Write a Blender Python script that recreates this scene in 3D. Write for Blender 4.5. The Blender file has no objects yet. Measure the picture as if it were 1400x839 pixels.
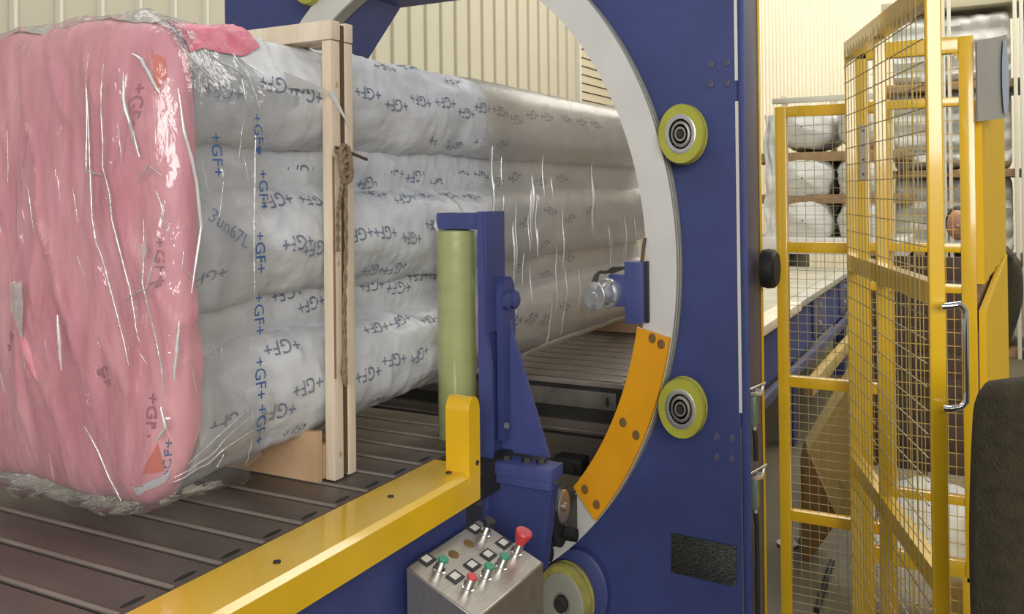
import bpy, bmesh, math, random
from mathutils import Vector, Matrix, noise
from mathutils.bvhtree import BVHTree
random.seed(7)
C = bpy.context.scene
COL = C.collection

# ------------------------------------------------------------------ camera
cd = bpy.data.cameras.new('camera'); cam = bpy.data.objects.new('camera', cd); COL.objects.link(cam)
f, yaw, pit, rol = 1213.92, 0.485957, -0.006771, -0.011339
cy_, sy_, cp_, sp_ = math.cos(yaw), math.sin(yaw), math.cos(pit), math.sin(pit)
fwd = Vector((cy_*cp_, sy_*cp_, -sp_)); rgt = Vector((sy_, -cy_, 0)); up = rgt.cross(fwd)
r2 = math.cos(rol)*rgt + math.sin(rol)*up; u2 = -math.sin(rol)*rgt + math.cos(rol)*up
cam.matrix_world = Matrix(((r2.x, u2.x, -fwd.x, -2.91858), (r2.y, u2.y, -fwd.y, -1.91612), (r2.z, u2.z, -fwd.z, 1.70167), (0, 0, 0, 1)))
cd.lens = f/1400*36; cd.sensor_width = 36; cd.shift_y = (254.4-419.5)/1400; cd.clip_start = 0.05
C.camera = cam

# ------------------------------------------------------------------ light and exposure
w = bpy.data.worlds.new('world'); C.world = w; w.use_nodes = True
bg = w.node_tree.nodes['Background']; bg.inputs[0].default_value = (0.96, 0.97, 1.0, 1); bg.inputs[1].default_value = 0.31
def area(name, loc, aim, sx, sy, power, col):
    l = bpy.data.lights.new(name, 'AREA'); l.shape = 'RECTANGLE'; l.size = sx; l.size_y = sy; l.energy = power; l.color = col
    o = bpy.data.objects.new(name, l); COL.objects.link(o); o.location = loc
    o.rotation_euler = (Vector(aim)-Vector(loc)).to_track_quat('-Z', 'Y').to_euler()
    return o
area('window_light_behind', (-8.5, -5.6, 3.7), (0.5, -1.0, 2.2), 6.5, 3.4, 600, (1.0, 0.97, 0.92))
area('skylight_right', (6.5, -3.8, 6.8), (6.5, -2.0, 0.5), 6, 5, 640, (1.0, 0.95, 0.84))
area('skylight_far', (9.5, 0.2, 6.9), (9.5, 0.2, 0.0), 5, 5, 270, (1.0, 0.97, 0.91))
area('skylight_left', (0.5, 1.6, 6.8), (0.2, 0.3, 0.5), 6, 2.5, 170, (1.0, 0.96, 0.88))
C.view_settings.view_transform = 'Standard'; C.view_settings.look = 'None'
C.view_settings.exposure = 0.0; C.view_settings.gamma = 1; C.view_settings.use_curve_mapping = False

# ------------------------------------------------------------------ materials
def mat(name, col, rough=.5, metal=0, var=.0, vscale=8, bump=0, bscale=40, bstretch=(1, 1, 1), col2=None, spec=.5, coat=0, trans=0, sss=0):
    m = bpy.data.materials.new(name); m.use_nodes = True; nt = m.node_tree; p = nt.nodes['Principled BSDF']
    p.inputs['Base Color'].default_value = (*col, 1); p.inputs['Roughness'].default_value = rough
    p.inputs['Metallic'].default_value = metal; p.inputs['Specular IOR Level'].default_value = spec
    p.inputs['Coat Weight'].default_value = coat; p.inputs['Coat Roughness'].default_value = .08
    tc = nt.nodes.new('ShaderNodeTexCoord'); mp = nt.nodes.new('ShaderNodeMapping'); mp.inputs['Scale'].default_value = bstretch
    nt.links.new(tc.outputs['Object'], mp.inputs['Vector'])
    if var or col2:
        n = nt.nodes.new('ShaderNodeTexNoise'); n.inputs['Scale'].default_value = vscale; n.inputs['Detail'].default_value = 5
        nt.links.new(mp.outputs[0], n.inputs['Vector'])
        r = nt.nodes.new('ShaderNodeValToRGB'); r.color_ramp.elements[0].position = .3; r.color_ramp.elements[1].position = .7
        c2 = col2 or tuple(min(1, c*(1+var)) for c in col); c1 = col if col2 else tuple(c*(1-var) for c in col)
        r.color_ramp.elements[0].color = (*c1, 1); r.color_ramp.elements[1].color = (*c2, 1)
        nt.links.new(n.outputs['Fac'], r.inputs[0]); nt.links.new(r.outputs[0], p.inputs['Base Color'])
    if bump:
        n2 = nt.nodes.new('ShaderNodeTexNoise'); n2.inputs['Scale'].default_value = bscale; n2.inputs['Detail'].default_value = 6
        nt.links.new(mp.outputs[0], n2.inputs['Vector'])
        b = nt.nodes.new('ShaderNodeBump'); b.inputs['Strength'].default_value = bump; b.inputs['Distance'].default_value = .02
        nt.links.new(n2.outputs['Fac'], b.inputs['Height']); nt.links.new(b.outputs[0], p.inputs['Normal'])
    m['p'] = 1
    return m
def film(name, tint, gloss=.12, haze=.12, rough=.08, hazecol=(.9, .9, .9), bump=.5, bscale=14, stretch=(1, 1, 1)):
    m = bpy.data.materials.new(name); m.use_nodes = True; nt = m.node_tree; nt.nodes.clear()
    out = nt.nodes.new('ShaderNodeOutputMaterial'); tr = nt.nodes.new('ShaderNodeBsdfTransparent'); tr.inputs[0].default_value = (*tint, 1)
    gl = nt.nodes.new('ShaderNodeBsdfGlossy'); gl.inputs['Roughness'].default_value = rough
    df = nt.nodes.new('ShaderNodeBsdfDiffuse'); df.inputs[0].default_value = (*hazecol, 1)
    m1 = nt.nodes.new('ShaderNodeMixShader'); m1.inputs[0].default_value = haze
    m2 = nt.nodes.new('ShaderNodeMixShader')
    lw = nt.nodes.new('ShaderNodeLayerWeight'); lw.inputs['Blend'].default_value = .25
    ma = nt.nodes.new('ShaderNodeMath'); ma.operation = 'MULTIPLY_ADD'; ma.inputs[1].default_value = .5; ma.inputs[2].default_value = gloss; ma.use_clamp = True
    tc = nt.nodes.new('ShaderNodeTexCoord'); mp = nt.nodes.new('ShaderNodeMapping'); mp.inputs['Scale'].default_value = stretch
    n = nt.nodes.new('ShaderNodeTexNoise'); n.inputs['Scale'].default_value = bscale; n.inputs['Detail'].default_value = 4; n.inputs['Distortion'].default_value = .6
    b = nt.nodes.new('ShaderNodeBump'); b.inputs['Strength'].default_value = bump; b.inputs['Distance'].default_value = .02
    L = nt.links.new
    L(tc.outputs['Object'], mp.inputs[0]); L(mp.outputs[0], n.inputs['Vector']); L(n.outputs['Fac'], b.inputs['Height'])
    L(b.outputs[0], gl.inputs['Normal']); L(b.outputs[0], lw.inputs['Normal'])
    L(lw.outputs['Fresnel'], ma.inputs[0]); L(tr.outputs[0], m1.inputs[1]); L(df.outputs[0], m1.inputs[2])
    L(ma.outputs[0], m2.inputs[0]); L(m1.outputs[0], m2.inputs[1]); L(gl.outputs[0], m2.inputs[2]); L(m2.outputs[0], out.inputs[0])
    return m
M = {}
M['yellow'] = mat('yellow_paint', (.82, .50, .015), .24, var=.06, vscale=6, bump=.02, bscale=60, coat=1.0)
M['orange'] = mat('orange_yellow_paint', (.80, .36, .012), .34, var=.06, vscale=9)
M['blue'] = mat('blue_paint', (.046, .062, .20), .48, var=.10, vscale=5, bump=.05, bscale=90)
M['blue_light'] = mat('blue_paint_lit', (.060, .076, .235), .45, var=.10, vscale=12, bump=.05, bscale=90)  # paler copy of the machine blue, light on bracket fronts coloured in
M['blue_grey'] = mat('grey_blue_paint', (.10, .10, .17), .45, var=.08)
M['steel'] = mat('brushed_steel', (.44, .41, .355), .36, .8, var=.12, vscale=18, bump=.05, bscale=30, bstretch=(1, 14, 1))
M['zinc'] = mat('machined_aluminium', (.72, .73, .72), .25, .8)
M['chrome'] = mat('chrome', (.8, .8, .82), .08, 1)
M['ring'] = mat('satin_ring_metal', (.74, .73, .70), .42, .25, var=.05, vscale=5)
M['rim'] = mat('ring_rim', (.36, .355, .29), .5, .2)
M['dark'] = mat('dark_metal', (.035, .034, .032), .5, .2, var=.3)
M['black'] = mat('black_rubber', (.015, .015, .015), .6)
M['slat'] = mat('slat_steel', (.12, .098, .085), .40, .15, var=.28, vscale=7, bump=.06, bscale=120, bstretch=(1, .3, 1))
M['lit_slat_lip'] = mat('lit_slat_lip', (.25, .215, .185), .5, .1, var=.2)  # paler than the slats: light caught on their edges, painted in
M['grey_steel'] = mat('dull_grey_steel', (.16, .145, .125), .5, .3, var=.3, vscale=10)
M['tire'] = mat('olive_polyurethane', (.42, .42, .055), .35, var=.12, vscale=9)
M['tire_dirty'] = mat('soiled_polyurethane', (.34, .31, .08), .4, var=.35, vscale=16)
M['sack'] = mat('white_printed_sack', (.63, .65, .68), .38, var=.05, vscale=5, bump=.35, bscale=9, bstretch=(1, 2.0, 2.0))
M['sack_old'] = mat('white_wrap', (.60, .60, .56), .32, var=.16, vscale=6, bump=1.0, bscale=5, bstretch=(1, .5, 1.6))
M['ink'] = mat('grey_blue_ink', (.17, .21, .29), .5)
M['ink_blue'] = mat('blue_ink', (.03, .10, .30), .5)
M['ink_red'] = mat('faded_ink_on_pink', (.40, .13, .20), .5)
M['pink'] = mat('pink_sheet', (.70, .22, .285), .38, col2=(.90, .42, .47), vscale=4.5, bump=.8, bscale=7, bstretch=(1, 2.2, .7))
M['hotpink'] = mat('bright_pink_sheet', (.66, .16, .23), .42, var=.15, vscale=12, bump=.6, bscale=14)
M['redorange'] = mat('orange_sheet', (.75, .16, .10), .5)
M['wood'] = mat('pale_pine', (.80, .70, .55), .6, col2=(.68, .55, .40), vscale=5, bump=.15, bscale=30, bstretch=(3, 3, .35))
M['ply'] = mat('plywood', (.62, .42, .25), .65, col2=(.50, .32, .18), vscale=7, bump=.1)
M['gap_shade'] = mat('gap_shade_brown', (.10, .065, .035), .7)
M['rope'] = mat('brown_twine', (.26, .19, .12), .85, var=.3, vscale=60, bump=.5, bscale=120)
M['roll'] = mat('green_film_roll', (.40, .44, .19), .22, var=.07, vscale=5, coat=.6, bump=.08, bscale=6, bstretch=(1, 1, 5))
M['wall'] = mat('beige_wall_panel', (.50, .47, .36), .6, var=.03, vscale=2)
M['wall_rib'] = mat('pale_panel_rib', (.66, .64, .54), .5)
M['joint'] = mat('panel_joint', (.36, .33, .23), .6)
M['cream'] = mat('cream_cladding', (.84, .77, .58), .6, var=.03, vscale=1)
M['siding'] = mat('beige_siding', (.52, .47, .34), .6)
M['floor'] = mat('concrete_floor', (.105, .085, .05), .6, var=.2, vscale=2, bump=.1)
M['red'] = mat('red_plastic', (.62, .05, .06), .35)
M['green'] = mat('green_plastic', (.03, .28, .16), .35)
M['label'] = mat('white_label', (.72, .70, .66), .4)
M['mud'] = mat('dark_cloth', (.045, .037, .018), .95, var=.25, vscale=40, bump=.4, bscale=200)
M['mesh'] = mat('olive_wire', (.42, .36, .17), .4, .3)
M['ywire'] = mat('yellow_wire', (.66, .45, .08), .4)
M['ymatte'] = mat('matte_yellow_paint', (.80, .50, .02), .6, spec=.2)
M['greyboard'] = mat('grey_plastic_sheet', (.44, .42, .35), .45, var=.10, vscale=3)
M['bluesheet'] = mat('pale_blue_film', (.42, .50, .60), .4)
M['tan'] = mat('tan_board', (.52, .38, .13), .5, var=.08)
M['tan_dark'] = mat('dark_tan', (.20, .11, .03), .6)
M['tabletop'] = mat('dusty_table_top', (.40, .37, .28), .45, var=.2, vscale=3)
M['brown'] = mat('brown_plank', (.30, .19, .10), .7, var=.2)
M['switch'] = mat('green_grey_switch', (.22, .30, .24), .35, .4)
M['plate'] = mat('engraved_dark_plate', (.05, .055, .05), .4, .5, var=.9, vscale=70, bstretch=(1, 1, 3.5), bump=.3, bscale=150)
M['skin'] = mat('skin', (.42, .22, .15), .6)
M['hair'] = mat('dark_hair', (.02, .015, .012), .7)
M['cable'] = mat('cable', (.03, .028, .024), .6)
M['dark_brown'] = mat('brown_strap', (.09, .055, .04), .6)  # very dark brown for straps, twine tie and crate boards
M['film'] = film('clear_film', (.97, .97, .97), .07, .11, .10, (.85, .85, .86), .9, 9, (1.2, 1.6, .7))
M['fold'] = film('fold_highlight', (.98, .98, .98), .35, .48, .15, (1, 1, 1), .3, 30)  # whitish strips paint specular streaks along the film's folds
M['glint'] = film('film_glint', (1, 1, 1), .4, .88, .2, (1, 1, 1), .1, 30)  # nearly solid white, standing in for the brightest specular glints
M['stretch'] = film('stretch_film', (.93, .905, .87), .16, .07, .16, (.70, .66, .60), .35, 5, (34, .3, .7))

# ------------------------------------------------------------------ helpers
LOC = {}
class MB:
    def __init__(s): s.v = []; s.f = []
    def add(s, v, fc):
        n = len(s.v); s.v += [tuple(p) for p in v]; s.f += [tuple(i+n for i in q) for q in fc]; return s
    def box(s, x0, x1, y0, y1, z0, z1, bev=0, rot=None, piv=None):
        if x0 > x1: x0, x1 = x1, x0
        if y0 > y1: y0, y1 = y1, y0
        if z0 > z1: z0, z1 = z1, z0
        if bev:
            bm = bmesh.new(); bmesh.ops.create_cube(bm, size=1)
            for v in bm.verts: v.co = Vector(((x0+x1)/2+v.co.x*(x1-x0), (y0+y1)/2+v.co.y*(y1-y0), (z0+z1)/2+v.co.z*(z1-z0)))
            bmesh.ops.bevel(bm, geom=list(bm.edges), offset=bev, segments=2, profile=.6, affect='EDGES')
            v = [p.co.copy() for p in bm.verts]; fc = [[p.index for p in q.verts] for q in bm.faces]; bm.free()
        else:
            v = [Vector(p) for p in ((x0,y0,z0),(x1,y0,z0),(x1,y1,z0),(x0,y1,z0),(x0,y0,z1),(x1,y0,z1),(x1,y1,z1),(x0,y1,z1))]
            fc = [(0,3,2,1),(4,5,6,7),(0,1,5,4),(1,2,6,5),(2,3,7,6),(3,0,4,7)]
        if rot:
            pv = Vector(piv) if piv else Vector(((x0+x1)/2, (y0+y1)/2, (z0+z1)/2))
            v = [pv + rot @ (p-pv) for p in v]
        return s.add(v, fc)
    def prism(s, poly, off):                      # closed polygon of 3-D points swept by off
        n = len(poly); o = Vector(off); a = [Vector(p) for p in poly]; b = [p+o for p in a]
        return s.add(a+b, [tuple(range(n))[::-1], tuple(range(n, 2*n))]+[(i, (i+1) % n, n+(i+1) % n, n+i) for i in range(n)])
    def tube(s, pts, r, n=8, cap=True, rs=None):
        pts = [Vector(p) for p in pts]; rings = []; prev = None
        for i, p in enumerate(pts):
            d = (pts[min(i+1, len(pts)-1)]-pts[max(i-1, 0)]).normalized()
            if prev is None: a = d.orthogonal().normalized()
            else: a = (prev - d*prev.dot(d)).normalized()
            prev = a; b = d.cross(a); rr = rs[i] if rs else r
            rings.append([p+(a*math.cos(2*math.pi*k/n)+b*math.sin(2*math.pi*k/n))*rr for k in range(n)])
        v = [q for g in rings for q in g]; fc = []
        for i in range(len(rings)-1):
            for k in range(n): fc.append((i*n+k, i*n+(k+1) % n, (i+1)*n+(k+1) % n, (i+1)*n+k))
        if cap: fc += [tuple(range(n))[::-1], tuple(range((len(rings)-1)*n, len(rings)*n))]
        return s.add(v, fc)
    def lathe(s, c, axis, prof, n=40, sz=1.0, cap=True):   # prof: (distance along axis, radius); sz scales world z of the section
        c = Vector(c); ax = Vector(axis).normalized(); a = Vector((0, 0, 1)) if abs(ax.z) < .8 else Vector((1, 0, 0))
        a = (a-ax*a.dot(ax)).normalized(); b = ax.cross(a); v = []; fc = []
        for (h, r) in prof:
            for k in range(n):
                t = 2*math.pi*k/n; q = a*math.cos(t)*r*sz+b*math.sin(t)*r; v.append(c+ax*h+q)
        for i in range(len(prof)-1):
            for k in range(n): fc.append((i*n+k, i*n+(k+1) % n, (i+1)*n+(k+1) % n, (i+1)*n+k))
        if cap: fc += [tuple(range(n))[::-1], tuple(range((len(prof)-1)*n, len(prof)*n))]
        return s.add(v, fc)
    def grid(s, fn, nu, nv, closed_v=False):
        v = [fn(i/(nu-1), j/(nv if closed_v else nv-1)) for i in range(nu) for j in range(nv)]
        fc = []
        for i in range(nu-1):
            for j in range(nv if closed_v else nv-1):
                k = (j+1) % nv; fc.append((i*nv+j, (i+1)*nv+j, (i+1)*nv+k, i*nv+k))
        return s.add(v, fc)
def root_loc(o):
    while o.parent: o = o.parent
    return LOC.get(o.name, Vector((0, 0, 0)))
def tag(o, label=None, cat=None, group=None, kind=None):
    if label: o['label'] = label
    if cat: o['category'] = cat
    if group: o['group'] = group
    if kind: o['kind'] = kind
    return o
def thing(name, loc, label, cat, group=None, kind=None):
    o = bpy.data.objects.new(name, None); COL.objects.link(o); o.location = loc; o.empty_display_size = .05
    LOC[o.name] = Vector(loc); return tag(o, label, cat, group, kind)
def obj(name, mb, m, parent=None, smooth=35, loc=None, kind=None, label=None):
    base = root_loc(parent) if parent else Vector(loc or (0, 0, 0))
    me = bpy.data.meshes.new(name); me.from_pydata([tuple(Vector(p)-base) for p in mb.v], [], mb.f)
    bm = bmesh.new(); bm.from_mesh(me); bmesh.ops.recalc_face_normals(bm, faces=bm.faces); bm.to_mesh(me); bm.free()
    me.materials.append(M[m] if isinstance(m, str) else m)
    if smooth:
        me.shade_smooth(); me.set_sharp_from_angle(angle=math.radians(smooth))
    o = bpy.data.objects.new(name, me); COL.objects.link(o)
    if parent: o.parent = parent
    else: o.location = base; LOC[o.name] = base
    if kind: o['kind'] = kind
    if label: o['label'] = label
    return o
def copyobj(o, parent, dloc):
    c = o.copy(); COL.objects.link(c)
    if parent: c.parent = parent
    c.location = Vector(o.location)+Vector(dloc); return c
def copything(root, dloc, label):
    r = root.copy(); COL.objects.link(r); r.location = Vector(root.location)+Vector(dloc); LOC[r.name] = Vector(r.location)
    if label: r['label'] = label
    for ch in list(root.children):
        c = ch.copy(); COL.objects.link(c); c.parent = r
        for g in list(ch.children):
            d = g.copy(); COL.objects.link(d); d.parent = c
    return r
def nz(x, y=0, z=0): return noise.noise(Vector((x, y, z)))
TXT = {}
def text_tris(body):
    if body in TXT: return TXT[body]
    c = bpy.data.curves.new('t', 'FONT'); c.body = body; c.size = 1; c.align_x = 'CENTER'; c.align_y = 'CENTER'; c.resolution_u = 3
    o = bpy.data.objects.new('t', c); COL.objects.link(o); dg = bpy.context.evaluated_depsgraph_get(); dg.update()
    me = o.evaluated_get(dg).to_mesh(); v = [(p.co.x, p.co.y) for p in me.vertices]; fc = [tuple(q.vertices) for q in me.polygons]
    o.evaluated_get(dg).to_mesh_clear(); bpy.data.objects.remove(o); bpy.data.curves.remove(c)
    TXT[body] = (v, fc); return TXT[body]

S = 1.2786       # height proportion of the round machine parts in the photograph
ZC = 1.45        # height of the ring centre

# ================================================================== setting
fl = obj('floor', MB().box(-9, 14, -9, 4.2, -.1, 0), 'floor', smooth=0, kind='structure')
wl = obj('wall_left', MB().box(-6, 13.2, 4.03, 4.2, 0, 7), 'wall', smooth=0, kind='structure')
px = [-0.82+.345*i for i in range(-12, 34)]
base_panel = base_rib = far_rib = None
for i, x in enumerate(px):
    if x+.345 > 10.75: break
    if base_panel is None:
        base_panel = obj('wall_panel', MB().box(x+.004, x+.341, 4.0, 4.03, 0, 6.9, .006), 'wall', wl)
        base_rib = obj('panel_rib', MB().prism([(x-.028, 4.0, 0), (x-.014, 3.965, 0), (x+.014, 3.965, 0), (x+.028, 4.0, 0)], (0, 0, 6.9)), 'wall_rib', wl)
        x0 = x
    else:
        copyobj(base_panel, wl, (x-x0, 0, 0)); 
        if x < 4.4: copyobj(base_rib, wl, (x-x0, 0, 0))
        elif far_rib is None:
            far_rib = obj('panel_joint', MB().prism([(x-.03, 4.0, 0), (x-.012, 3.975, 0), (x+.012, 3.975, 0), (x+.03, 4.0, 0)], (0, 0, 6.9)), 'joint', wl); x9 = x
        else: copyobj(far_rib, wl, (x-x9, 0, 0))
obj('corner_trim', MB().box(10.64, 10.70, 3.94, 4.03, 0, 6.9, .005), 'wall_rib', wl)
sb = None
for i in range(110):
    z = .1+i*.143
    if sb is None: sb = obj('siding_board', MB().prism([(10.7, 4.02, z), (10.7, 3.975, z), (10.7, 4.0, z+.128), (10.7, 4.02, z+.128)], (2.3, 0, 0)), 'siding', wl)
    else: copyobj(sb, wl, (0, 0, i*.143))
wf = obj('wall_far', MB().box(13.05, 13.2, -9, 4.2, 0, 7.5), 'cream', smooth=0, kind='structure')
prof = []
y = -6.0
mb = MB()
def cor(u, v):
    yy = -6+u*10; k = (yy/.062) % 1; d = .016 if .25 < k < .75 else 0
    return (13.03-d, yy, v*7.4)
mb.grid(cor, 162*4+1, 2)
obj('corrugated_cladding', mb, 'cream', wf, smooth=0, kind='stuff')

# ================================================================== infeed conveyor
t = thing('infeed_conveyor', (-1.4, 0, 0), 'slatted infeed conveyor with yellow side beam under the pink-ended pipe load', 'conveyor')
pitch = .1222; s0 = None; l0 = None; h0 = None
for i in range(17):
    xa = -.379-pitch*(i+1)
    if s0 is None:
        s0 = obj('slat', MB().box(xa+.002, xa+pitch-.005, -.545, .9, .93, .95, .003), 'slat', t, label='brown-grey steel conveyor slat')
        l0 = obj('lit_slat_lip', MB().box(xa+.003, xa+.013, -.535, .9, .948, .953, .001), 'lit_slat_lip', s0)
        h0 = obj('slot', MB().prism([(xa+.055+.028*math.cos(a), -.515+.007*math.sin(a), .9502) for a in [k*math.pi/6 for k in range(12)]], (0, 0, .0008)), 'black', s0)
    else:
        c = copyobj(s0, t, (-pitch*i, 0, 0))
        for g in (l0, h0):
            d = g.copy(); COL.objects.link(d); d.parent = c
obj('side_beam', MB().prism([(-3.2, -.56, .96), (-3.2, -.692, .956), (-3.2, -.705, .945), (-3.2, -.705, .872), (-3.2, -.697, .872), (-3.2, -.692, .945), (-3.2, -.57, .948), (-3.2, -.57, .90), (-3.2, -.56, .90)], (2.37, 0, 0)), 'yellow', t, smooth=20, label='yellow painted side beam')
up_ = []
for k in range(13):
    a = math.pi*k/12; up_.append((-.835+.0, -.645-.0, 0))
# guard plate at the beam end : front face looks back along the conveyor, round shouldered side cheek
mb = MB()
arc = [(-.860+.029*math.cos(a), 0, 1.115+.040*math.sin(a)) for a in [math.pi*k/10 for k in range(11)]]
side = [(-.831, 0, .93)]+arc+[(-.889, 0, .93)]
mb.prism([(p[0], -.634, p[2]) for p in side], (0, -.0725, 0))
obj('end_guard', mb, 'yellow', t, smooth=30, label='yellow upright end guard with rounded top')
mb = MB()
for (x, yy) in ((-1.55, -.645), (-1.13, -.625), (-.91, -.655)): mb.lathe((x, yy, .9575), (0, 0, 1), [(0, .008), (.003, .008), (.003, .001)], 12)
mb.lathe((-.848, -.705, .975), (0, -1, 0), [(0, .007), (.004, .007), (.004, .001)], 12)
obj('bolt', mb, 'dark', t)
mb = MB().box(-3.2, -.84, -.665, -.65, .05, .895); obj('side_panel', mb, 'blue', t, smooth=0, label='dark blue side panel')
obj('under_frame', MB().box(-3.2, -.40, -.64, .85, .82, .915), 'dark', t, smooth=0)
obj('end_plate', MB().box(-.40, -.385, -.60, .85, .70, .925), 'grey_steel', t, smooth=0)
for x in (-3.0, -1.0, -.5):
    obj('leg', MB().box(x-.04, x+.04, -.62, -.54, 0, .82, .004), 'blue', t)
    obj('leg', MB().box(x-.04, x+.04, .72, .80, 0, .82, .004), 'blue', t)

# ================================================================== outfeed conveyor
t = thing('outfeed_conveyor', (3, 0, 0), 'long blue-framed outfeed conveyor behind the ring, seen through the left mesh guard', 'conveyor')
s0 = None
for i in range(17):
    xa = .36+pitch*i
    if s0 is None: s0 = obj('slat', MB().box(xa+.004, xa+pitch-.006, -.66, .75, .93, .95, .003), 'slat', t)
    else: copyobj(s0, t, (pitch*i, 0, 0))
obj('end_face', MB().box(.355, .375, -.70, .75, .925, .945, .002), 'lit_slat_lip', t)
obj('front_plate', MB().box(.36, .375, -.635, .75, .835, .905, .003), 'grey_steel', t, label='dull grey plate across conveyor end')
obj('slot', MB().prism([(.358, -.600+.007*math.cos(a), .868+.02*math.sin(a)) for a in [k*math.pi/6 for k in range(12)]], (.003, 0, 0)), 'black', t)
obj('front_rail', MB().box(.34, .375, -.69, .75, .735, .785, .003), 'slat', t)
obj('front_rail', MB().box(.33, .34, -.69, .75, .748, .753), 'lit_slat_lip', t)
obj('front_plate', MB().box(.37, .385, -.72, .75, .60, .93), 'dark', t, smooth=0)
obj('lower_face', MB().box(.355, .37, -.70, .75, .60, .72), 'slat', t, smooth=0)
obj('sensor_block', MB().box(.28, .36, -.52, -.40, .585, .65, .006).lathe((.28, -.475, .615), (-1, 0, 0), [(0, .02), (.012, .02), (.012, .006)], 16), 'dark', t)
obj('table_top', MB().box(2.45, 6.0, -.74, .75, .925, .948, .002), 'tabletop', t, label='dusty pale table top')
obj('edge_board', MB().box(1.0, 3.15, -.86, -.74, .90, .955, .004), 'wood', t, label='pale wooden edge board')
obj('edge_rail', MB().box(3.15, 6.0, -.84, -.74, .90, .945, .004), 'greyboard', t)
mb = MB().box(.4, 6.0, -.80, -.76, .56, .90); obj('side_panel', mb, 'blue', t, smooth=0)
for x in (3.9, 5.3): obj('cover_plate', MB().box(x, x+.55, -.815, -.80, .60, .88, .003), 'blue_grey', t)
obj('brace_rail', MB().box(1.2, 6.0, -.86, -.82, .50, .56, .003), 'blue_grey', t)
for x in (1.2, 3.2, 5.7):
    obj('leg', MB().box(x-.05, x+.05, -.80, -.70, 0, .56, .004), 'blue', t)
    obj('leg', MB().box(x-.05, x+.05, .62, .72, 0, .92, .004), 'blue', t)
obj('cross_beam', MB().box(3.3, 5.6, -.9, -.84, .30, .40, .004), 'tan', t)
for x in (4.15, 5.55):
    for z in (.68, .82): obj('bolt', MB().lathe((x, -.816, z), (0, -1, 0), [(0, .022), (.012, .022), (.016, .010)], 10), 'zinc', t)

# ================================================================== wrapping machine frame
t = thing('wrapping_machine', (.2, 0, 0), 'tall blue orbital wrapping machine frame with olive guide wheels around the ring', 'machine')
xf, xb = .09, .375
def frame_ring(mb, x0, x1, yl, yr, z0, z1, ro):
    # plate with an octagonal opening
    ang = [math.pi/8+math.pi/4*k for k in range(8)]
    k = 1/math.cos(math.pi/8)
    inn = [(-(ro*k)*math.cos(a), ZC+(ro*k)*math.sin(a)*S*.925) for a in ang]
    bm_pts = []
    out = [(yr, z1*0+ZC+.45), (yr+.5, z1), (yl-.5, z1), (yl, ZC+.45), (yl, ZC-.45), (yl-.5, z0), (yr+.5, z0), (yr, ZC-.45)]
    n = 8; v = []
    for x in (x0, x1):
        v += [(x, a, b) for a, b in inn]+[(x, a, b) for a, b in out]
    fc = []
    for i in range(n):
        j = (i+1) % n
        fc += [(i, j, n+j, n+i), (2*n+j, 2*n+i, 3*n+i, 3*n+j), (j, i, 2*n+i, 2*n+j)]
    mb.add(v, fc)
    return out
mb = MB(); frame_ring(mb, xf, xb, 1.164, -1.19, .02, 3.1, .918)
for (ya, yb, za, zb) in ((-1.19, -.69, ZC+.45, 3.1), (1.164, .664, ZC+.45, 3.1), (-1.19, -.69, ZC-.45, .02), (1.164, .664, ZC-.45, .02)):
    mb.prism([(xf, ya, za), (xf, ya, zb), (xf, yb, zb)], (xb-xf, 0, 0))
obj('front_plate', mb, 'blue', t, smooth=0)
obj('edge_strip', MB().box(.086, .091, -1.195, -1.185, 2.07, 3.1), 'label', t, smooth=0, label='white edge strip')
obj('edge_strip', MB().box(.086, .091, -1.195, -1.185, .95, 2.0), 'label', t, smooth=0, label='white edge strip')
obj('edge_strip', MB().box(.087, .091, -1.193, -1.187, .05, .9), 'blue_grey', t, smooth=0)
mb = MB(); mb.box(.105, .125, -1.215, -1.19, .02, 3.1, .003); mb.box(.145, .155, -1.205, -1.19, .02, 3.1, .002); obj('side_lip', mb, 'blue_light', t)
obj('side_panel', MB().box(.17, .375, -1.20, -1.188, .02, 3.1, .002), 'blue_grey', t, label='grey-blue side panel')
obj('door_edge', MB().box(.366, .374, -1.209, -1.2005, .02, 3.1, .002), 'yellow', t, label='thin yellow edge strip')
def wheel(c, r, big=False):
    w_ = obj('guide_wheel', MB().lathe(c, (-1, 0, 0), [(-.062, r*.86), (-.06, r*.97), (-.045, r), (-.036, r*.93), (-.028, r), (-.012, r), (0, r*.955), (0, r*.62)], 48, S, cap=False), 'tire_dirty' if big else 'tire', t,
             label='large grey-centred guide wheel at bottom of ring' if big else 'olive polyurethane guide wheel')
    if big:
        obj('hub', MB().lathe(c, (-1, 0, 0), [(-.03, r*.8), (.003, r*.8), (.006, r*.74), (.004, r*.3), (-.002, r*.26)], 40, S), 'rim', w_)
        obj('axle', MB().lathe(c, (-1, 0, 0), [(0, r*.24), (.016, r*.22), (.018, r*.13), (.03, r*.12), (.03, .003)], 24, S), 'dark', w_)
    else:
        obj('hub', MB().lathe(c, (-1, 0, 0), [(-.05, r*.66), (.002, r*.655), (.003, r*.62), (.002, r*.5), (-.003, r*.49)], 40, S), 'zinc', w_)
        obj('bearing', MB().lathe(c, (-1, 0, 0), [(-.003, r*.49), (-.004, r*.45), (.001, r*.40), (.002, r*.33), (-.004, r*.31), (-.004, r*.26), (.003, r*.24), (.003, r*.17), (-.006, r*.15)], 32, S), 'steel', w_)
        obj('bolt', MB().lathe(c, (-1, 0, 0), [(-.006, r*.15), (.006, r*.14), (.006, r*.02)], 6, S), 'dark', w_)
wheel((-.03, -1.029, 1.890), .080); wheel((-.03, -1.017, .970), .080); wheel((-.03, -.573, .232), .106, True); wheel((-.03, .577, 2.60), .080)
obj('wheel_bracket', MB().lathe((.08, -.600, .25), (-1, 0, 0), [(0, .116), (.03, .116), (.035, .108)], 40, S), 'blue', t)
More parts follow.
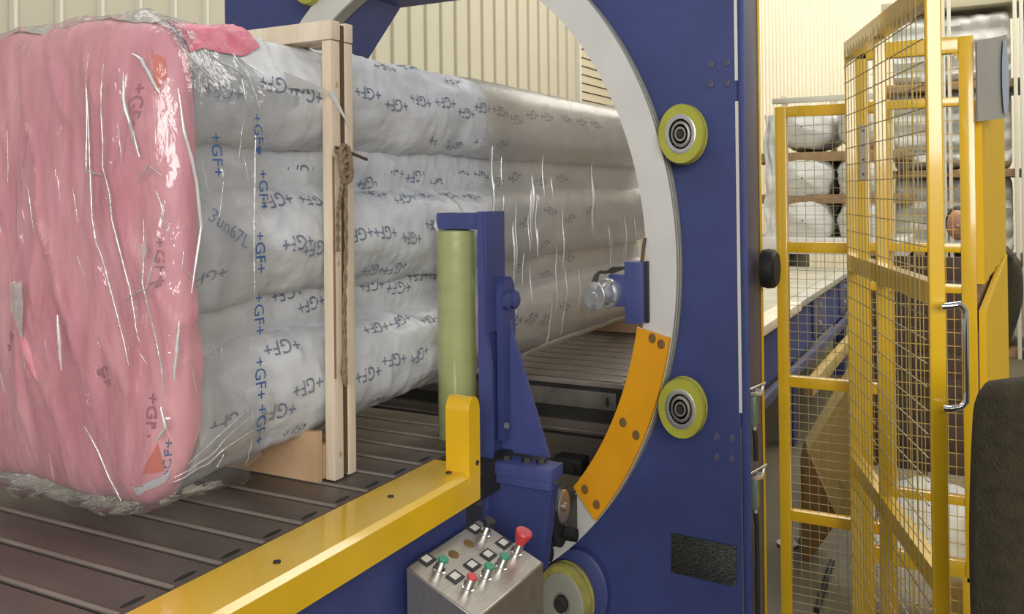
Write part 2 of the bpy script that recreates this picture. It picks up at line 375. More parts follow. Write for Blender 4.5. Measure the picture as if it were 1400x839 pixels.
for (yy, z) in ((-1.101, 2.132), (-1.157, 2.135), (-1.10, 2.064), (-1.156, 2.065), (-1.105, .858), (-1.158, .860), (-1.104, .788), (-1.157, .790)):
    obj('bolt', MB().lathe((xf, yy, z), (-1, 0, 0), [(0, .0105), (.003, .0105), (.004, .008), (.001, .006), (.001, .001)], 16, S), 'blue_grey', t)
pl_ = obj('name_plate', MB().box(.084, .09, -1.170, -.942, .364, .502, .002, Matrix.Rotation(.03, 3, 'X')), 'plate', t, label='dark engraved name plate')
for (yy, z) in ((-.945, .505), (-1.167, .497), (-1.166, .365), (-.945, .366)):
    obj('rivet', MB().lathe((.085, yy, z), (-1, 0, 0), [(0, .004), (.003, .003), (.003, .0005)], 10), 'chrome', pl_)
for k, z in enumerate((.94, .655)):
    sw = obj('safety_switch', MB().box(.155, .20, -1.225, -1.20, z-.05, z+.05, .004), 'switch', t, label='green-grey safety switch box')
    obj('switch_lever', MB().tube([(.10, -1.225, z+.075), (.16, -1.24, z+.062), (.22, -1.235, z+.075)], .006, 8).tube([(.12, -1.21, z+.082), (.24, -1.24, z+.085)], .004, 8).lathe((.165, -1.235, z+.068), (0, -1, 0), [(-.01, .012), (.006, .012), (.006, .003)], 12), 'zinc', sw)
    obj('cable_gland', MB().lathe((.19, -1.212, z-.05), (0, 0, -1), [(0, .008), (.02, .008), (.02, .003)], 10), 'zinc', sw)
    zz = .02 if k else .76
    obj('cable', MB().tube([(.19, -1.212, z-.07), (.195, -1.215, z-.12), (.20, -1.213, (z+zz)/2-.03), (.205, -1.213, zz)], .008, 8), 'cable', sw)
obj('side_knob', MB().lathe((.30, -1.245, 1.42), (0, -1, 0), [(-.02, .07), (0, .075), (.02, .072), (.03, .06), (.03, .01)], 32, .95), 'black', t)
for yy in (-1.0, .95): obj('foot', MB().box(-.15, .6, yy-.12, yy+.12, 0, .03, .005), 'blue', t)

# ================================================================== rotating ring
t = thing('rotating_ring', (0, 0, ZC), 'large pale metal ring with a yellow segment, circling the wrapped pipes', 'ring')
def ring_band(prof, a0=0, a1=2*math.pi, n=160):
    mb = MB(); closed = abs(a1-a0-2*math.pi) < 1e-6; v = []; m_ = len(prof); N = n if closed else n+1
    for i in range(N):
        a = a0+(a1-a0)*i/n
        for (x, r) in prof: v.append((x, -r*math.cos(a), ZC-r*math.sin(a)*S))
    fc = []
    for i in range(n):
        j = (i+1) % N
        for k in range(m_): k2 = (k+1) % m_; fc.append((i*m_+k, i*m_+k2, j*m_+k2, j*m_+k))
    if not closed: fc += [tuple(range(m_)), tuple(range((N-1)*m_, N*m_))[::-1]]
    return mb.add(v, fc)
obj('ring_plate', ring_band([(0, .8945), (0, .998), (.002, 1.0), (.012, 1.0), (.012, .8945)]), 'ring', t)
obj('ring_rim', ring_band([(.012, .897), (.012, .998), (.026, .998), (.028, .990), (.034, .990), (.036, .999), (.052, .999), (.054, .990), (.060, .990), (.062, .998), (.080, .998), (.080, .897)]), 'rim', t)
cv = obj('yellow_segment', ring_band([(-.014, .879), (-.014, .996), (-.002, .9985), (-.002, .877)], math.radians(11.2), math.radians(45.6), 40), 'orange', t, label='orange-yellow curved segment plate')
for (yy, z) in ((-.917, 1.198), (-.948, 1.180), (-.807, .899), (-.854, .861), (-.660, .646), (-.704, .599)):
    obj('bolt', MB().lathe((-.014, yy, z), (-1, 0, 0), [(-.002, .014), (.002, .013), (.003, .008), (.001, .007), (.001, .001)], 16, S), 'tan_dark', cv)

# clamp roller unit on the ring
t = thing('tension_roller_unit', (-.05, -.84, 1.35), 'blue bracket with round aluminium roller and cable at right inner side of ring', 'roller')
obj('mount_plate', MB().box(-.06, -.012, -.895, -.835, 1.25, 1.46, .003), 'blue_light', t, label='blue mounting plate')
obj('mount_gasket', MB().box(-.02, .0, -.905, -.86, 1.25, 1.46, .002), 'black', t)
obj('body_block', MB().box(-.055, -.02, -.835, -.775, 1.305, 1.415, .004), 'blue', t)
obj('flange', MB().lathe((-.085, -.782, 1.352), (-1, 0, 0), [(-.05, .038), (0, .040), (.004, .038), (.004, .03)], 32, S), 'zinc', t)
obj('hub', MB().lathe((-.085, -.782, 1.352), (-1, 0, 0), [(.0, .033), (.02, .028), (.045, .02), (.045, .011), (.075, .010)], 28, S), 'zinc', t)
obj('roller_disc', MB().lathe((-.16, -.770, 1.350), (-1, 0, 0), [(0, .036), (.002, .0385), (.012, .0385), (.014, .036), (.013, .012), (.016, .010), (.016, .001)], 36, S), 'zinc', t)
for a in (.6, 2.2, 3.8, 5.3): obj('screw', MB().lathe((-.089, -.782+.033*math.cos(a), 1.352+.033*S*math.sin(a)), (-1, 0, 0), [(0, .0035), (.002, .003), (.002, .0005)], 8), 'dark', t)
for i in range(5):
    o = i*.004
    obj('cable', MB().tube([(-.13, -.745-o, 1.385+o*.4), (-.125, -.755-o, 1.415+o), (-.11, -.770-o, 1.430-o*.4), (-.08, -.80, 1.424+o), (-.05, -.84, 1.440)], .004, 6), 'cable', t)
obj('tie_strap', MB().tube([(-.02, -.885, 1.46), (-.01, -.888, 1.50), (-.005, -.892, 1.54)], .006, 6), 'dark_brown', t)

# ================================================================== film carriage
t = thing('film_carriage', (-.5, -.65, .63), 'blue upright bracket holding the green film roll, bolted low on the ring', 'bracket')
obj('front_plate', MB().prism([(-.625, -.585, .88), (-.625, -.585, 1.645), (-.625, -.606, 1.645), (-.625, -.608, 1.30), (-.625, -.626, 1.19), (-.625, -.626, .88)], (.016, 0, 0)), 'blue_light', t)
obj('head_block', MB().box(-.620, -.500, -.612, -.588, 1.28, 1.645, .004), 'blue', t)
obj('web_plate', MB().box(-.61, -.49, -.604, -.592, .90, 1.30), 'blue', t, smooth=0)
obj('roll_arm', MB().box(-.60, -.535, -.60, -.425, 1.590, 1.640, .004), 'blue_light', t)
mb = MB(); arc = [(-.52+.04*math.cos(a), 0, 1.40+.045*math.sin(a)) for a in [math.pi*k/8 for k in range(9)]]
mb.prism([(p[0], -.612, p[2]) for p in arc+[(-.56, 0, .95), (-.53, 0, .95), (-.48, 0, 1.22)]], (0, -.022, 0)); obj('side_arm', mb, 'blue', t)
obj('bolt', MB().lathe((-.545, -.634, 1.372), (0, -1, 0), [(0, .024), (.012, .024), (.016, .018), (.016, .002)], 6, 1.1), 'blue', t)
obj('bolt', MB().lathe((-.50, -.634, 1.372), (0, -1, 0), [(0, .026), (.016, .026), (.02, .02), (.02, .002)], 8, 1.1), 'blue', t)
obj('gusset', MB().prism([(-.5, -.600, 1.44), (-.5, -.612, 1.44), (-.5, -.641, 1.269), (-.5, -.760, .905), (-.5, -.600, .905)], (-.016, 0, 0)), 'blue_light', t, smooth=0, label='triangular blue gusset')
obj('base_plate', MB().box(-.63, -.545, -.822, -.585, .870, .908, .003), 'blue_light', t)
for x, yy in ((-.585, -.655), (-.58, -.72), (-.575, -.765)):
    obj('bolt', MB().lathe((x, yy, .908), (0, 0, 1), [(0, .016), (.012, .016), (.012, .002)], 6), 'dark', t)
obj('side_nut', MB().lathe((-.565, -.64, 1.0), (0, -1, 0), [(0, .010), (.010, .010), (.010, .002)], 6), 'zinc', t)
mb = MB(); q = [(-.592, .872), (-.812, .852), (-.775, .60), (-.592, .60)]
mb.prism([(-.600, a, b) for a, b in q], (.045, 0, 0)); obj('lower_box', mb, 'blue', t, smooth=0)
obj('carrier_arm', MB().box(-.56, -.03, -.60, -.565, .50, .66, .004), 'dark', t)
obj('box_frame', MB().box(-.622, -.598, -.610, -.588, .60, .875, .002).box(-.622, -.598, -.815, -.588, .845, .872, .002), 'blue_light', t)
obj('ring_mount', MB().box(-.16, -.0, -.625, -.58, .50, .62, .004), 'dark', t)
pz = obj('pulley', MB().lathe((-.15, -.640, .625), (0, -1, 0), [(-.02, .044), (0, .046), (.004, .042), (.003, .012), (.012, .010), (.012, .001)], 32, S), 'steel', t, label='shiny steel pulley disc')
obj('pulley', MB().lathe((-.16, -.625, .565), (0, -1, 0), [(-.03, .052), (-.02, .060), (-.012, .060), (-.004, .048), (.004, .058), (.012, .058), (.014, .04), (.006, .035), (.006, .002)], 32, S), 'dark', t, label='dark grooved pulley')
obj('roller_knob', MB().lathe((-.15, -.675, .535), (0, -1, 0), [(-.03, .018), (.012, .018), (.014, .012), (.014, .001)], 20, S), 'black', t)
obj('roller_knob', MB().lathe((-.20, -.585, .475), (0, -1, 0), [(-.03, .020), (.03, .020), (.034, .012), (.034, .001)], 20, S), 'black', t)

t = thing('film_roll', (-.567, -.475, .93), 'upright roll of pale green stretch film on the blue bracket', 'film roll')
obj('roll_body', MB().lathe((-.567, -.475, .935), (0, 0, 1), [(0, .040), (0, .058), (.004, .0605), (.30, .0595), (.56, .0605), (.650, .059), (.653, .040)], 56, cap=False), 'roll', t)
obj('core', MB().lathe((-.567, -.475, .93), (0, 0, 1), [(0, .030), (0, .040), (.658, .040), (.658, .030)], 32), 'ply', t)
mb = MB()
obj('loose_film_tail', MB().prism([(-.600, -.430, 1.575), (-.602, -.418, 1.60), (-.603, -.422, 1.625), (-.602, -.434, 1.59)], (.004, 0, 0)), 'fold', t)

# ================================================================== control box
t = thing('control_box', (-.99, -.78, .62), 'stainless steel push-button console with sloped top beside the yellow beam', 'control box')
ct = lambda x, y, h=0: Vector((x, y, .81+.42*(y+.69)))+Vector((0, -.387, .922))*h
c_ = [(-1.162, -.69), (-.815, -.69), (-.815, -.886), (-1.162, -.886)]
tp = [ct(a, b) for a, b in c_]; bt = [Vector((a, b, .60)) for a, b in c_]
mb = MB().add(tp+bt, [(0, 1, 2, 3), (7, 6, 5, 4), (0, 4, 5, 1), (1, 5, 6, 2), (2, 6, 7, 3), (3, 7, 4, 0)])
o = obj('case', mb, 'steel', t, smooth=30)
bv = o.modifiers.new('b', 'BEVEL'); bv.width = .004; bv.segments = 2
obj('mount_arm', MB().box(-1.05, -.93, -.72, -.655, .60, .68, .003), 'blue', t)
NRM = Vector((0, -.387, .922))
def button(x, y, kind):
    c = ct(x, y); b = obj('button_collar', MB().lathe(c, NRM, [(0, .0165), (.002, .0165), (.003, .014), (.028, .0135), (.029, .011)], 24), 'chrome', t)
    if kind == 'red_mushroom':
        obj('emergency_stop', MB().lathe(c, NRM, [(.026, .013), (.034, .015), (.050, .021), (.060, .0235), (.064, .021), (.065, .002)], 28), 'red', b, label='red mushroom stop button')
    elif kind == 'key':
        obj('selector_knob', MB().lathe(c, NRM, [(.026, .0145), (.036, .017), (.042, .016), (.042, .001)], 24), 'dark', b)
    else:
        obj('push_button', MB().lathe(c, NRM, [(.026, .0135), (.031, .0135), (.033, .012), (.033, .001)], 24), kind, b, label=kind+' push button')
def blabel(x, y):
    u_ = Vector((1, 0, 0)); v_ = NRM.cross(u_); c = ct(x, y)
    mb = MB(); mb.prism([c+u_*a+v_*b for a, b in ((-.021, -.015), (.021, -.015), (.021, .017), (-.021, .017))], NRM*.003)
    l = obj('label_holder', mb, 'dark', t, smooth=0)
    mb = MB(); mb.prism([c+u_*a+v_*b+NRM*.003 for a, b in ((-.013, -.007), (.013, -.007), (.013, .012), (-.013, .012))], NRM*.001)
    obj('label_card', mb, 'label', l, smooth=0)
for x, y, lx, ly, k in ((-.856, -.733, -.864, -.708, 'key'), (-.846, -.822, -.846, -.785, 'red_mushroom'), (-.938, -.826, -.929, -.785, 'green'), (-1.010, -.822, -1.005, -.782, 'green'),
                        (-1.095, -.742, -1.093, -.705, 'green'), (-1.086, -.817, -1.083, -.780, 'red')):
    button(x, y, k); blabel(lx, ly)
for x, y in ((-.936, -.731), (-1.012, -.731)):
    obj('blanking_plug', MB().lathe(ct(x, y), NRM, [(0, .0145), (.002, .014), (.003, .010), (.003, .001)], 20), 'tan_dark', t)

# ================================================================== pipe load
CZ = {1: 1.965, 2: 1.77, 3: 1.575, 4: 1.385, 5: 1.205}
def sack_pt(X, ph, cy, cz, sd, off=0, droop=1):
    e = max(0, min(1, (-1.30-X)/.25))
    k = (.016*nz(X*3.1+sd*9, ph*1.3, sd)+.010*nz(X*8+sd*5, ph*2.6+X*3, sd+3)+.0045*abs(nz(X*17+ph*3, ph*3-X*5, sd+8))+.005*(1-abs(nz(X*7+ph*2.5, ph*1.5-X*6, sd+4)))**8)
    k *= 1-.6*max(0, min(1, (X+.30)/.15))
    ry, rz = .108+k, .140+k*1.15
    z0 = cz-.04*e*droop*(1 if cz < 1.3 else .3)+.006*nz(X*2+sd, 0, 5)
    return Vector((X, cy-(ry+off)*math.cos(ph), z0+(rz+off)*math.sin(ph)))
TR = {1: [(-0.875, 0.17), (-0.734, 0.01), (-0.601, 0.2), (-0.468, 0.22), (-0.338, 0.05), (-0.218, 0.24), (-0.09, 0.22), (0.037, 0.07), (0.181, 0.28), (0.313, 0.29), (-0.742, 0.9), (-0.596, 1.16), (-0.347, 0.95), (-0.595, -0.68), (-0.467, -0.68), (-0.349, -0.79), (-0.191, -0.66), (-0.062, -0.66), (0.658, 0.33), (.50, .36), (.82, .3), (-1.258, 0.08), (-1.148, -0.0), (-1.423, -0.1)],
 2: [(-0.763, -0.25), (-0.643, -0.09), (-0.515, -0.08), (-0.38, -0.24), (-0.232, -0.05), (-0.088, -0.04), (0.031, -0.19), (0.176, -0.02), (.42, -.15), (.62, -.05), (-1.066, -0.03)],
 3: [(-0.766, 1.17), (-0.513, 1.07), (-0.352, 1.13), (-0.21, 1.04), (-0.646, 0.9), (-1.076, 0.85), (-1.215, 0.87), (-1.187, 0.04), (-1.109, -0.08), (-1.466, -0.37), (-0.923, 0.11), (-0.806, 0.11), (-0.672, -0.05), (-0.529, 0.2), (-0.832, -0.69), (-0.721, -0.71), (-0.568, -0.65), (0.1, 0.09), (0.337, 0.38), (.30, -.6), (.52, .1), (.75, .3)],
 4: [(-0.75, 0.33), (-0.629, 0.17), (-0.507, 0.36), (-0.389, 0.35), (-0.759, -0.46), (-0.502, -0.52), (-1.032, 0.14), (-1.118, 0.41), (.2, .1), (.45, -.2), (.7, .2)],
 5: [(-0.799, 0.86), (-0.677, 0.9), (-0.532, 0.75), (-0.762, 0.07), (-0.631, 0.02), (-0.893, -0.06), (-0.755, -0.8), (0.008, 0.15), (0.14, 0.11), (0.262, -0.03), (0.455, 0.16), (-1.148, 0.06), (-1.256, -0.21), (-1.41, -0.02), (-1.155, -0.76), (-1.202, 0.87)]}
tv, tf = text_tris('+GF+')
ordn = {1: 'topmost', 2: 'second from top', 3: 'middle', 4: 'second from bottom', 5: 'lowest'}
for r in range(1, 6):
    cy = -.27 if r % 2 else -.185
    t = thing('wrapped_pipe_bundle', (0, cy, CZ[r]), 'white sack-wrapped pipe bundle printed with blue marks, %s of the near stack' % ordn[r], 'pipe bundle', 'white sack-wrapped pipe bundles of the load')
    mb = MB(); mb.grid(lambda u, v, r=r, cy=cy: sack_pt(-1.5+u*3.1, v*2*math.pi, cy, CZ[r], r), 420, 44, True)
    n0 = len(mb.v)
    mb.f += [tuple(range(44))[::-1], tuple(range(n0-44, n0))]
    obj('sack', mb, 'sack', t, smooth=70)
    for (X, ph) in TR[r]:
        mb = MB()
        rr = random.Random(int(X*1000)+r*77); a = rr.uniform(-.16, .16); sc = .050
        v = []
        for (p, q) in tv:
            p, q = p*sc*1.0, q*sc*1.05
            p, q = p*math.cos(a)-q*math.sin(a), p*math.sin(a)+q*math.cos(a)
            v.append(sack_pt(X-p, ph-q/.14, cy, CZ[r], r, .0016))
        mb.add(v, tf)
        obj('printed_mark', mb, 'ink', t, smooth=0)
for k, yy in enumerate((-.055, .16, .30)):
    t = thing('wrapped_pipe_bundle', (0, yy, CZ[1]), 'white sack-wrapped pipe bundle on top of the load, %s from the front' % ('second', 'third', 'fourth')[k], 'pipe bundle', 'white sack-wrapped pipe bundles of the load')
    mb = MB(); mb.grid(lambda u, v: sack_pt(-1.5+u*3.1, v*2*math.pi, yy, CZ[1], 20+k), 160, 28, True)
    n0 = len(mb.v); mb.f += [tuple(range(28))[::-1], tuple(range(n0-28, n0))]
    obj('sack', mb, 'sack', t, smooth=70)

def sec(th, hy, hz, n):
    c, s = math.cos(th), math.sin(th)
    return (abs(c/hy)**n+abs(s/hz)**n)**(-1/n)
def cap_fn(hy, hz, cyy, cz, xface, rc, xend, amp, seed, n=5.5, gather=0):
    def fn(u, v):
        th = v*2*math.pi; R = sec(th, hy, hz, n)
        if u < .45: s_ = (u/.45)*.86; x = xface-.02*(1-(s_/.86)**2)
        elif u < .6:
            a = (u-.45)/.15*math.pi/2; s_ = .86+.14*math.sin(a); x = xface+rc*(1-math.cos(a))
        else: s_ = 1; x = xface+rc+(u-.6)/.4*(xend(th)-xface-rc)
        y = -math.cos(th)*R*s_; z = math.sin(th)*R*s_
        fold = amp*(1.5*nz(y*2.2+seed, z*.9, x*2)+.9*nz(y*7+seed, z*1.8, x*5)+.5*abs(nz(y*15, z*3.4+seed, x*12))+.8*(1-abs(nz(y*4.5+z*.8, z*.9+seed, x*4)))**7+.5*(1-abs(nz(y*9-z*2.5, z*1.6+seed, x*7)))**9)
        face = 1-min(1, max(0, (u-.42)/.18))
        x -= fold*face*1.1
        g = 1+fold*(1-face)*1.5
        return Vector((x, cyy+y*g, cz+z*g))
    return fn
# pink sheet over the load end
t = thing('pink_end_cover', (-1.55, 0, 1.0), 'pink plastic sheet pulled over the near end of the pipe load', 'plastic sheet')
def xe(th):
    c, s = math.cos(th), math.sin(th)
    return -1.522-.014*s+.005*math.sin(9*th)+.003*math.sin(23*th)
pf = cap_fn(.392, .545, .0, 1.560, -1.575, .05, xe, .022, 3.3, n=5)
mb = MB(); mb.grid(pf, 90, 220, True); ps = obj('sheet', mb, 'pink', t, smooth=80)
pb = BVHTree.FromPolygons([v for v in mb.v], mb.f)
def snap(bvh, p, off=.002):
    q, n_, i, d = bvh.find_nearest(Vector(p))
    w_ = Vector(p)-Vector((p[0]+.6, 0, 1.56)); 
    if n_.dot(Vector((-1, 0, 0)) if p[0] < -1.6 else Vector((-.3, -1, 0))) < 0: n_ = -n_
    return q+n_*off
def patch(bvh, poly, off, nsub=5):
    poly = [Vector(p) for p in poly]; c = sum(poly, Vector())/len(poly); v = [c]; fc = []; n = len(poly)
    edge = []
    for i in range(n):
        for k in range(4): edge.append(poly[i].lerp(poly[(i+1) % n], k/4))
    m_ = len(edge)
    for s_ in range(1, nsub+1):
        v += [c.lerp(e, s_/nsub) for e in edge]
    for i in range(m_): fc.append((0, 1+i, 1+(i+1) % m_))
    for s_ in range(nsub-1):
        for i in range(m_):
            j = (i+1) % m_; fc.append((1+s_*m_+i, 1+(s_+1)*m_+i, 1+(s_+1)*m_+j, 1+s_*m_+j))
    return MB().add([snap(bvh, p, off) for p in v], fc)
obj('orange_patch', patch(pb, [(-1.615, -.350, 1.165), (-1.615, -.309, 1.086), (-1.615, -.371, 1.083)], .003), 'redorange', t, label='orange triangle showing at lower corner')
obj('orange_patch', patch(pb, [(-1.615, -.335, 2.035), (-1.615, -.385, 2.02), (-1.615, -.39, 1.965), (-1.615, -.365, 1.93)], .003), 'redorange', t, label='orange streak near the top corner')
obj('white_tip', patch(pb, [(-1.615, -.25, 1.055), (-1.615, -.285, 1.053), (-1.615, -.376, 1.074), (-1.615, -.398, 1.071), (-1.615, -.375, 1.036), (-1.615, -.262, 1.02)], .004), 'sack', t, label='white sack tip at bottom corner')
def ptext(body, c, right, upv, size, bvh, off=.003, arr=None, sx=1.0):
    v, fc = text_tris(body); c = Vector(c); right = Vector(right); upv = Vector(upv)
    return (arr or MB()).add([snap(bvh, c+right*p*size*sx+upv*q*size, off) for p, q in v], fc)
mb = MB()
ptext('+GF+', (-1.615, -.385, 1.115), (0, -.12, .99), (0, .99, .12), .050, pb, .003, mb)
obj('printed_mark', mb, 'ink_blue', t, smooth=0)
for body, c, r_, u_, z_ in (('+GF+', (-1.615, -.325, 1.225), (0, 0, -1), (0, -1, 0), .046), ('+GF+', (-1.615, -.355, 1.56), (0, 0, -1), (0, -1, 0), .046),
        ('+GF+', (-1.615, -.30, 1.90), (0, 0, -1), (0, -1, 0), .046), ('+G', (-1.615, .13, 1.36), (0, -.5, .86), (0, .86, .5), .05), ('GF', (-1.615, -.18, 1.30), (0, -.3, -.9), (0, -.9, .3), .045)):
    obj('printed_mark', ptext(body, c, r_, u_, z_, pb, .003), 'ink_red', t, smooth=0)
# pink flap over the topmost sack
mb = MB()
def flap(u, v):
    X = -1.52+u*.235; lo = .42+.25*u+.08*math.sin(u*7)
    return sack_pt(X, lo+v*(1.9-lo), -.27, CZ[1], 1, .006+.004*nz(u*6, v*6, 2))
mb.grid(flap, 30, 16); obj('top_flap', mb, 'hotpink', t, smooth=70, label='deeper pink flap over the topmost bundle')

# clear film cap
t = thing('clear_film_cover', (-1.5, 0, 1.0), 'loose clear plastic film cover with white highlight strips painted along its creases over the pink end', 'plastic film')
def xe2(th):
    c, s = math.cos(th), math.sin(th)
    if c < 0: return -1.2
    b = -1.31 if s < .55 else -1.31+(s-.55)/.45*.27
    return b+.022*math.sin(17*th+1)+.014*math.sin(41*th)+.01*math.sin(83*th)
ff = cap_fn(.404, .563, .0, 1.545, -1.604, .05, xe2, .016, 8.1)
mb = MB(); mb.grid(ff, 110, 260, True); obj('film_sheet', mb, 'film', t, smooth=80)
fb = BVHTree.FromPolygons([v for v in mb.v], mb.f)
FOLD_HIGHLIGHTS = [["e", [[-1.615, -0.159, 2.026], [-1.615, -0.189, 1.652], [-1.615, -0.237, 1.499], [-1.615, -0.282, 1.337]]], ["e", [[-1.615, -0.222, 1.992], [-1.615, -0.246, 1.652], [-1.615, -0.291, 1.503], [-1.615, -0.328, 1.38]]], ["e", [[-1.615, -0.334, 1.652], [-1.615, -0.339, 1.52], [-1.615, -0.374, 1.346], [-1.615, -0.388, 1.258]]], ["E", [[-1.615, -0.304, 2.01], [-1.615, -0.334, 1.994], [-1.615, -0.368, 1.94], [-1.615, -0.387, 1.918]]], ["S", [[-1.576, -0.41, 1.935], [-1.565, -0.41, 1.839], [-1.535, -0.41, 1.729], [-1.523, -0.41, 1.634], [-1.549, -0.41, 1.493]]], ["E", [[-1.615, -0.285, 1.968], [-1.615, -0.291, 1.889], [-1.615, -0.324, 1.785]]], ["E", [[-1.615, -0.084, 1.44], [-1.615, -0.088, 1.379], [-1.615, -0.088, 1.313]]], ["S", [[-1.58, -0.41, 1.434], [-1.588, -0.41, 1.373], [-1.599, -0.41, 1.306]]], ["E", [[-1.615, -0.382, 1.257], [-1.615, -0.385, 1.211], [-1.615, -0.355, 1.179]]], ["s", [[-1.523, -0.41, 2.014], [-1.465, -0.41, 1.959]]], ["s", [[-1.464, -0.41, 2.042], [-1.346, -0.41, 1.975]]], ["s", [[-1.397, -0.41, 2.051], [-1.351, -0.41, 1.982], [-1.323, -0.41, 1.905]]], ["S", [[-1.35, -0.41, 2.054], [-1.264, -0.41, 1.998], [-1.158, -0.41, 1.964]]], ["e", [[-1.615, 0.158, 1.388], [-1.615, 0.121, 1.244]]], ["e", [[-1.615, -0.267, 1.478], [-1.615, -0.348, 1.505], [-1.615, -0.375, 1.583]]], ["e", [[-1.615, -0.312, 1.731], [-1.615, -0.351, 1.767], [-1.615, -0.391, 1.745]]], ["s", [[-1.554, -0.41, 1.117], [-1.474, -0.41, 1.16], [-1.373, -0.41, 1.202]]], ["s", [[-1.597, -0.41, 1.083], [-1.496, -0.41, 1.12], [-1.361, -0.41, 1.183]]], ["s", [[-1.60, -0.41, 1.069], [-1.475, -0.41, 1.111], [-1.357, -0.41, 1.147]]], ["s", [[-1.348, -0.41, 1.868], [-1.355, -0.41, 1.661], [-1.358, -0.41, 1.456]]], ["S", [[-1.467, -0.41, 1.762], [-1.459, -0.41, 1.74]]], ["e", [[-1.615, -0.373, 1.714], [-1.615, -0.395, 1.668], [-1.60, -0.40, 1.607]]], ["e", [[-1.615, -0.156, 1.197], [-1.615, -0.25, 1.033]]], ["e", [[-1.615, -0.165, 1.944], [-1.615, -0.168, 1.757], [-1.615, -0.235, 1.748]]]]
def highlight_tube(pts, r, m):
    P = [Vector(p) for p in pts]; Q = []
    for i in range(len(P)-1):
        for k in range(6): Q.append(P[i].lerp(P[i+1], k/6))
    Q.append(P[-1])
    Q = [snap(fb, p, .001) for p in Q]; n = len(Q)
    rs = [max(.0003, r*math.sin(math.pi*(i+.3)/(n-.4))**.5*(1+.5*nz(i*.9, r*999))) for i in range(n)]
    return obj('fold_highlight', MB().tube(Q, r, 6, rs=rs), m, t, smooth=80)
for m_, l in FOLD_HIGHLIGHTS: highlight_tube(l, .0042 if m_.isupper() else .0022, 'glint' if m_.isupper() else 'fold')  # highlights on the film, laid on as thin white tubes
rr = random.Random(5)
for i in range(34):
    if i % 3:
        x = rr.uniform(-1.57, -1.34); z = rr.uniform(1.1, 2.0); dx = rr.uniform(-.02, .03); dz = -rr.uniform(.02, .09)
        highlight_tube([(x, -.41, z), (x+dx, -.41, z+dz)], rr.uniform(.0007, .0016), 'fold')
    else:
        yy = rr.uniform(-.36, .25); z = rr.uniform(1.1, 2.0); highlight_tube([(-1.615, yy, z), (-1.615, yy-.03*rr.random(), z-rr.uniform(.03, .15))], rr.uniform(.0006, .0012), 'fold')
obj('crease_highlight', patch(fb, [(-1.615, .065, 1.493), (-1.615, .030, 1.518), (-1.615, .049, 1.29)], .004), 'fold', t)  # these patches put flashes of light into white colour
obj('crease_highlight', patch(fb, [(-1.615, -.30, 1.88), (-1.615, -.316, 1.82), (-1.615, -.325, 1.785), (-1.615, -.305, 1.83)], .004), 'glint', t)
0 and obj('crease_highlight', patch(fb, [(-1.60, -.41, 1.955), (-1.56, -.41, 1.965), (-1.545, -.41, 1.93), (-1.575, -.41, 1.90), (-1.60, -.40, 1.92)], .004), 'glint', t)
obj('crease_highlight', patch(fb, [(-1.615, -.33, 1.60), (-1.615, -.345, 1.605), (-1.615, -.352, 1.585), (-1.615, -.34, 1.56), (-1.615, -.332, 1.58)], .004), 'fold', t)
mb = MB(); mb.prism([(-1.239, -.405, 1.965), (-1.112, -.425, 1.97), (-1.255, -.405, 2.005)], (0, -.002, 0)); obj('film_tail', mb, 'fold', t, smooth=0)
mb = MB(); mb.prism([(-1.112, -.425, 1.968), (-1.095, -.428, 1.972), (-1.023, -.43, 1.873)], (0, -.002, 0)); obj('film_tail', mb, 'glint', t, smooth=0, label='pointed film tail across the post')
for (X, Z) in ((-1.481, 1.792), (-1.342, 1.846), (-1.327, 1.713), (-1.339, 1.566), (-1.345, 1.42), (-1.343, 1.269), (-1.337, 1.155)):
    obj('printed_mark', ptext('+GF+', (X, -.41, Z), (0.03, 0, -1), (1, 0, 0.03), .043, fb, .003), 'ink_blue', t, smooth=0)
mb = MB(); ptext('3un67L', (-1.44, -.41, 1.625), (.86, 0, -.5), (.5, 0, .86), .045, fb, .003, mb, 1.1); obj('handwriting', mb, 'ink', t, smooth=0)

# stretch film around the far part
t = thing('stretch_film_wrap', (.5, 0, 1.0), 'tight brownish stretch film wound around the pipes inside the ring', 'plastic film')
def sw_(u, v):
    th = v*2*math.pi; X = -.205+u*1.80
    if u == 0: X += .012*math.sin(th*7)
    R = sec(th, .398, .540, 7)
    g = 1+.004*nz(X*9, math.sin(th)*2, 3)-.010*(math.cos(4*math.pi*(math.sin(th)*R)/.40))*(abs(math.cos(th)) > .5)
    return Vector((X, .0-math.cos(th)*R*g, 1.583+math.sin(th)*R*g))
mb = MB(); mb.grid(sw_, 260, 160, True); obj('film_layer', mb, 'stretch', t, smooth=80)
sbv = BVHTree.FromPolygons([v for v in mb.v], mb.f)
for i in range(46):  # shiny streaks on the stretch film, painted as white strips
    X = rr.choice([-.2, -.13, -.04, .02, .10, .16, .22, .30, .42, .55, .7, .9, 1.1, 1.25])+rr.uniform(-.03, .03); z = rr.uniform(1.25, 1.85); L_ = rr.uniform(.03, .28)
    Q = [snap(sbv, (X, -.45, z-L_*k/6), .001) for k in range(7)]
    obj('streak_highlight', MB().tube(Q, .001, 6, rs=[.0005, .0016, .0022, .0024, .0022, .0016, .0005]), 'glint', t, smooth=80)
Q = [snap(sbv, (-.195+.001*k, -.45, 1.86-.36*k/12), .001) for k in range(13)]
obj('streak_highlight', MB().tube(Q, .003, 6), 'glint', t, smooth=80)

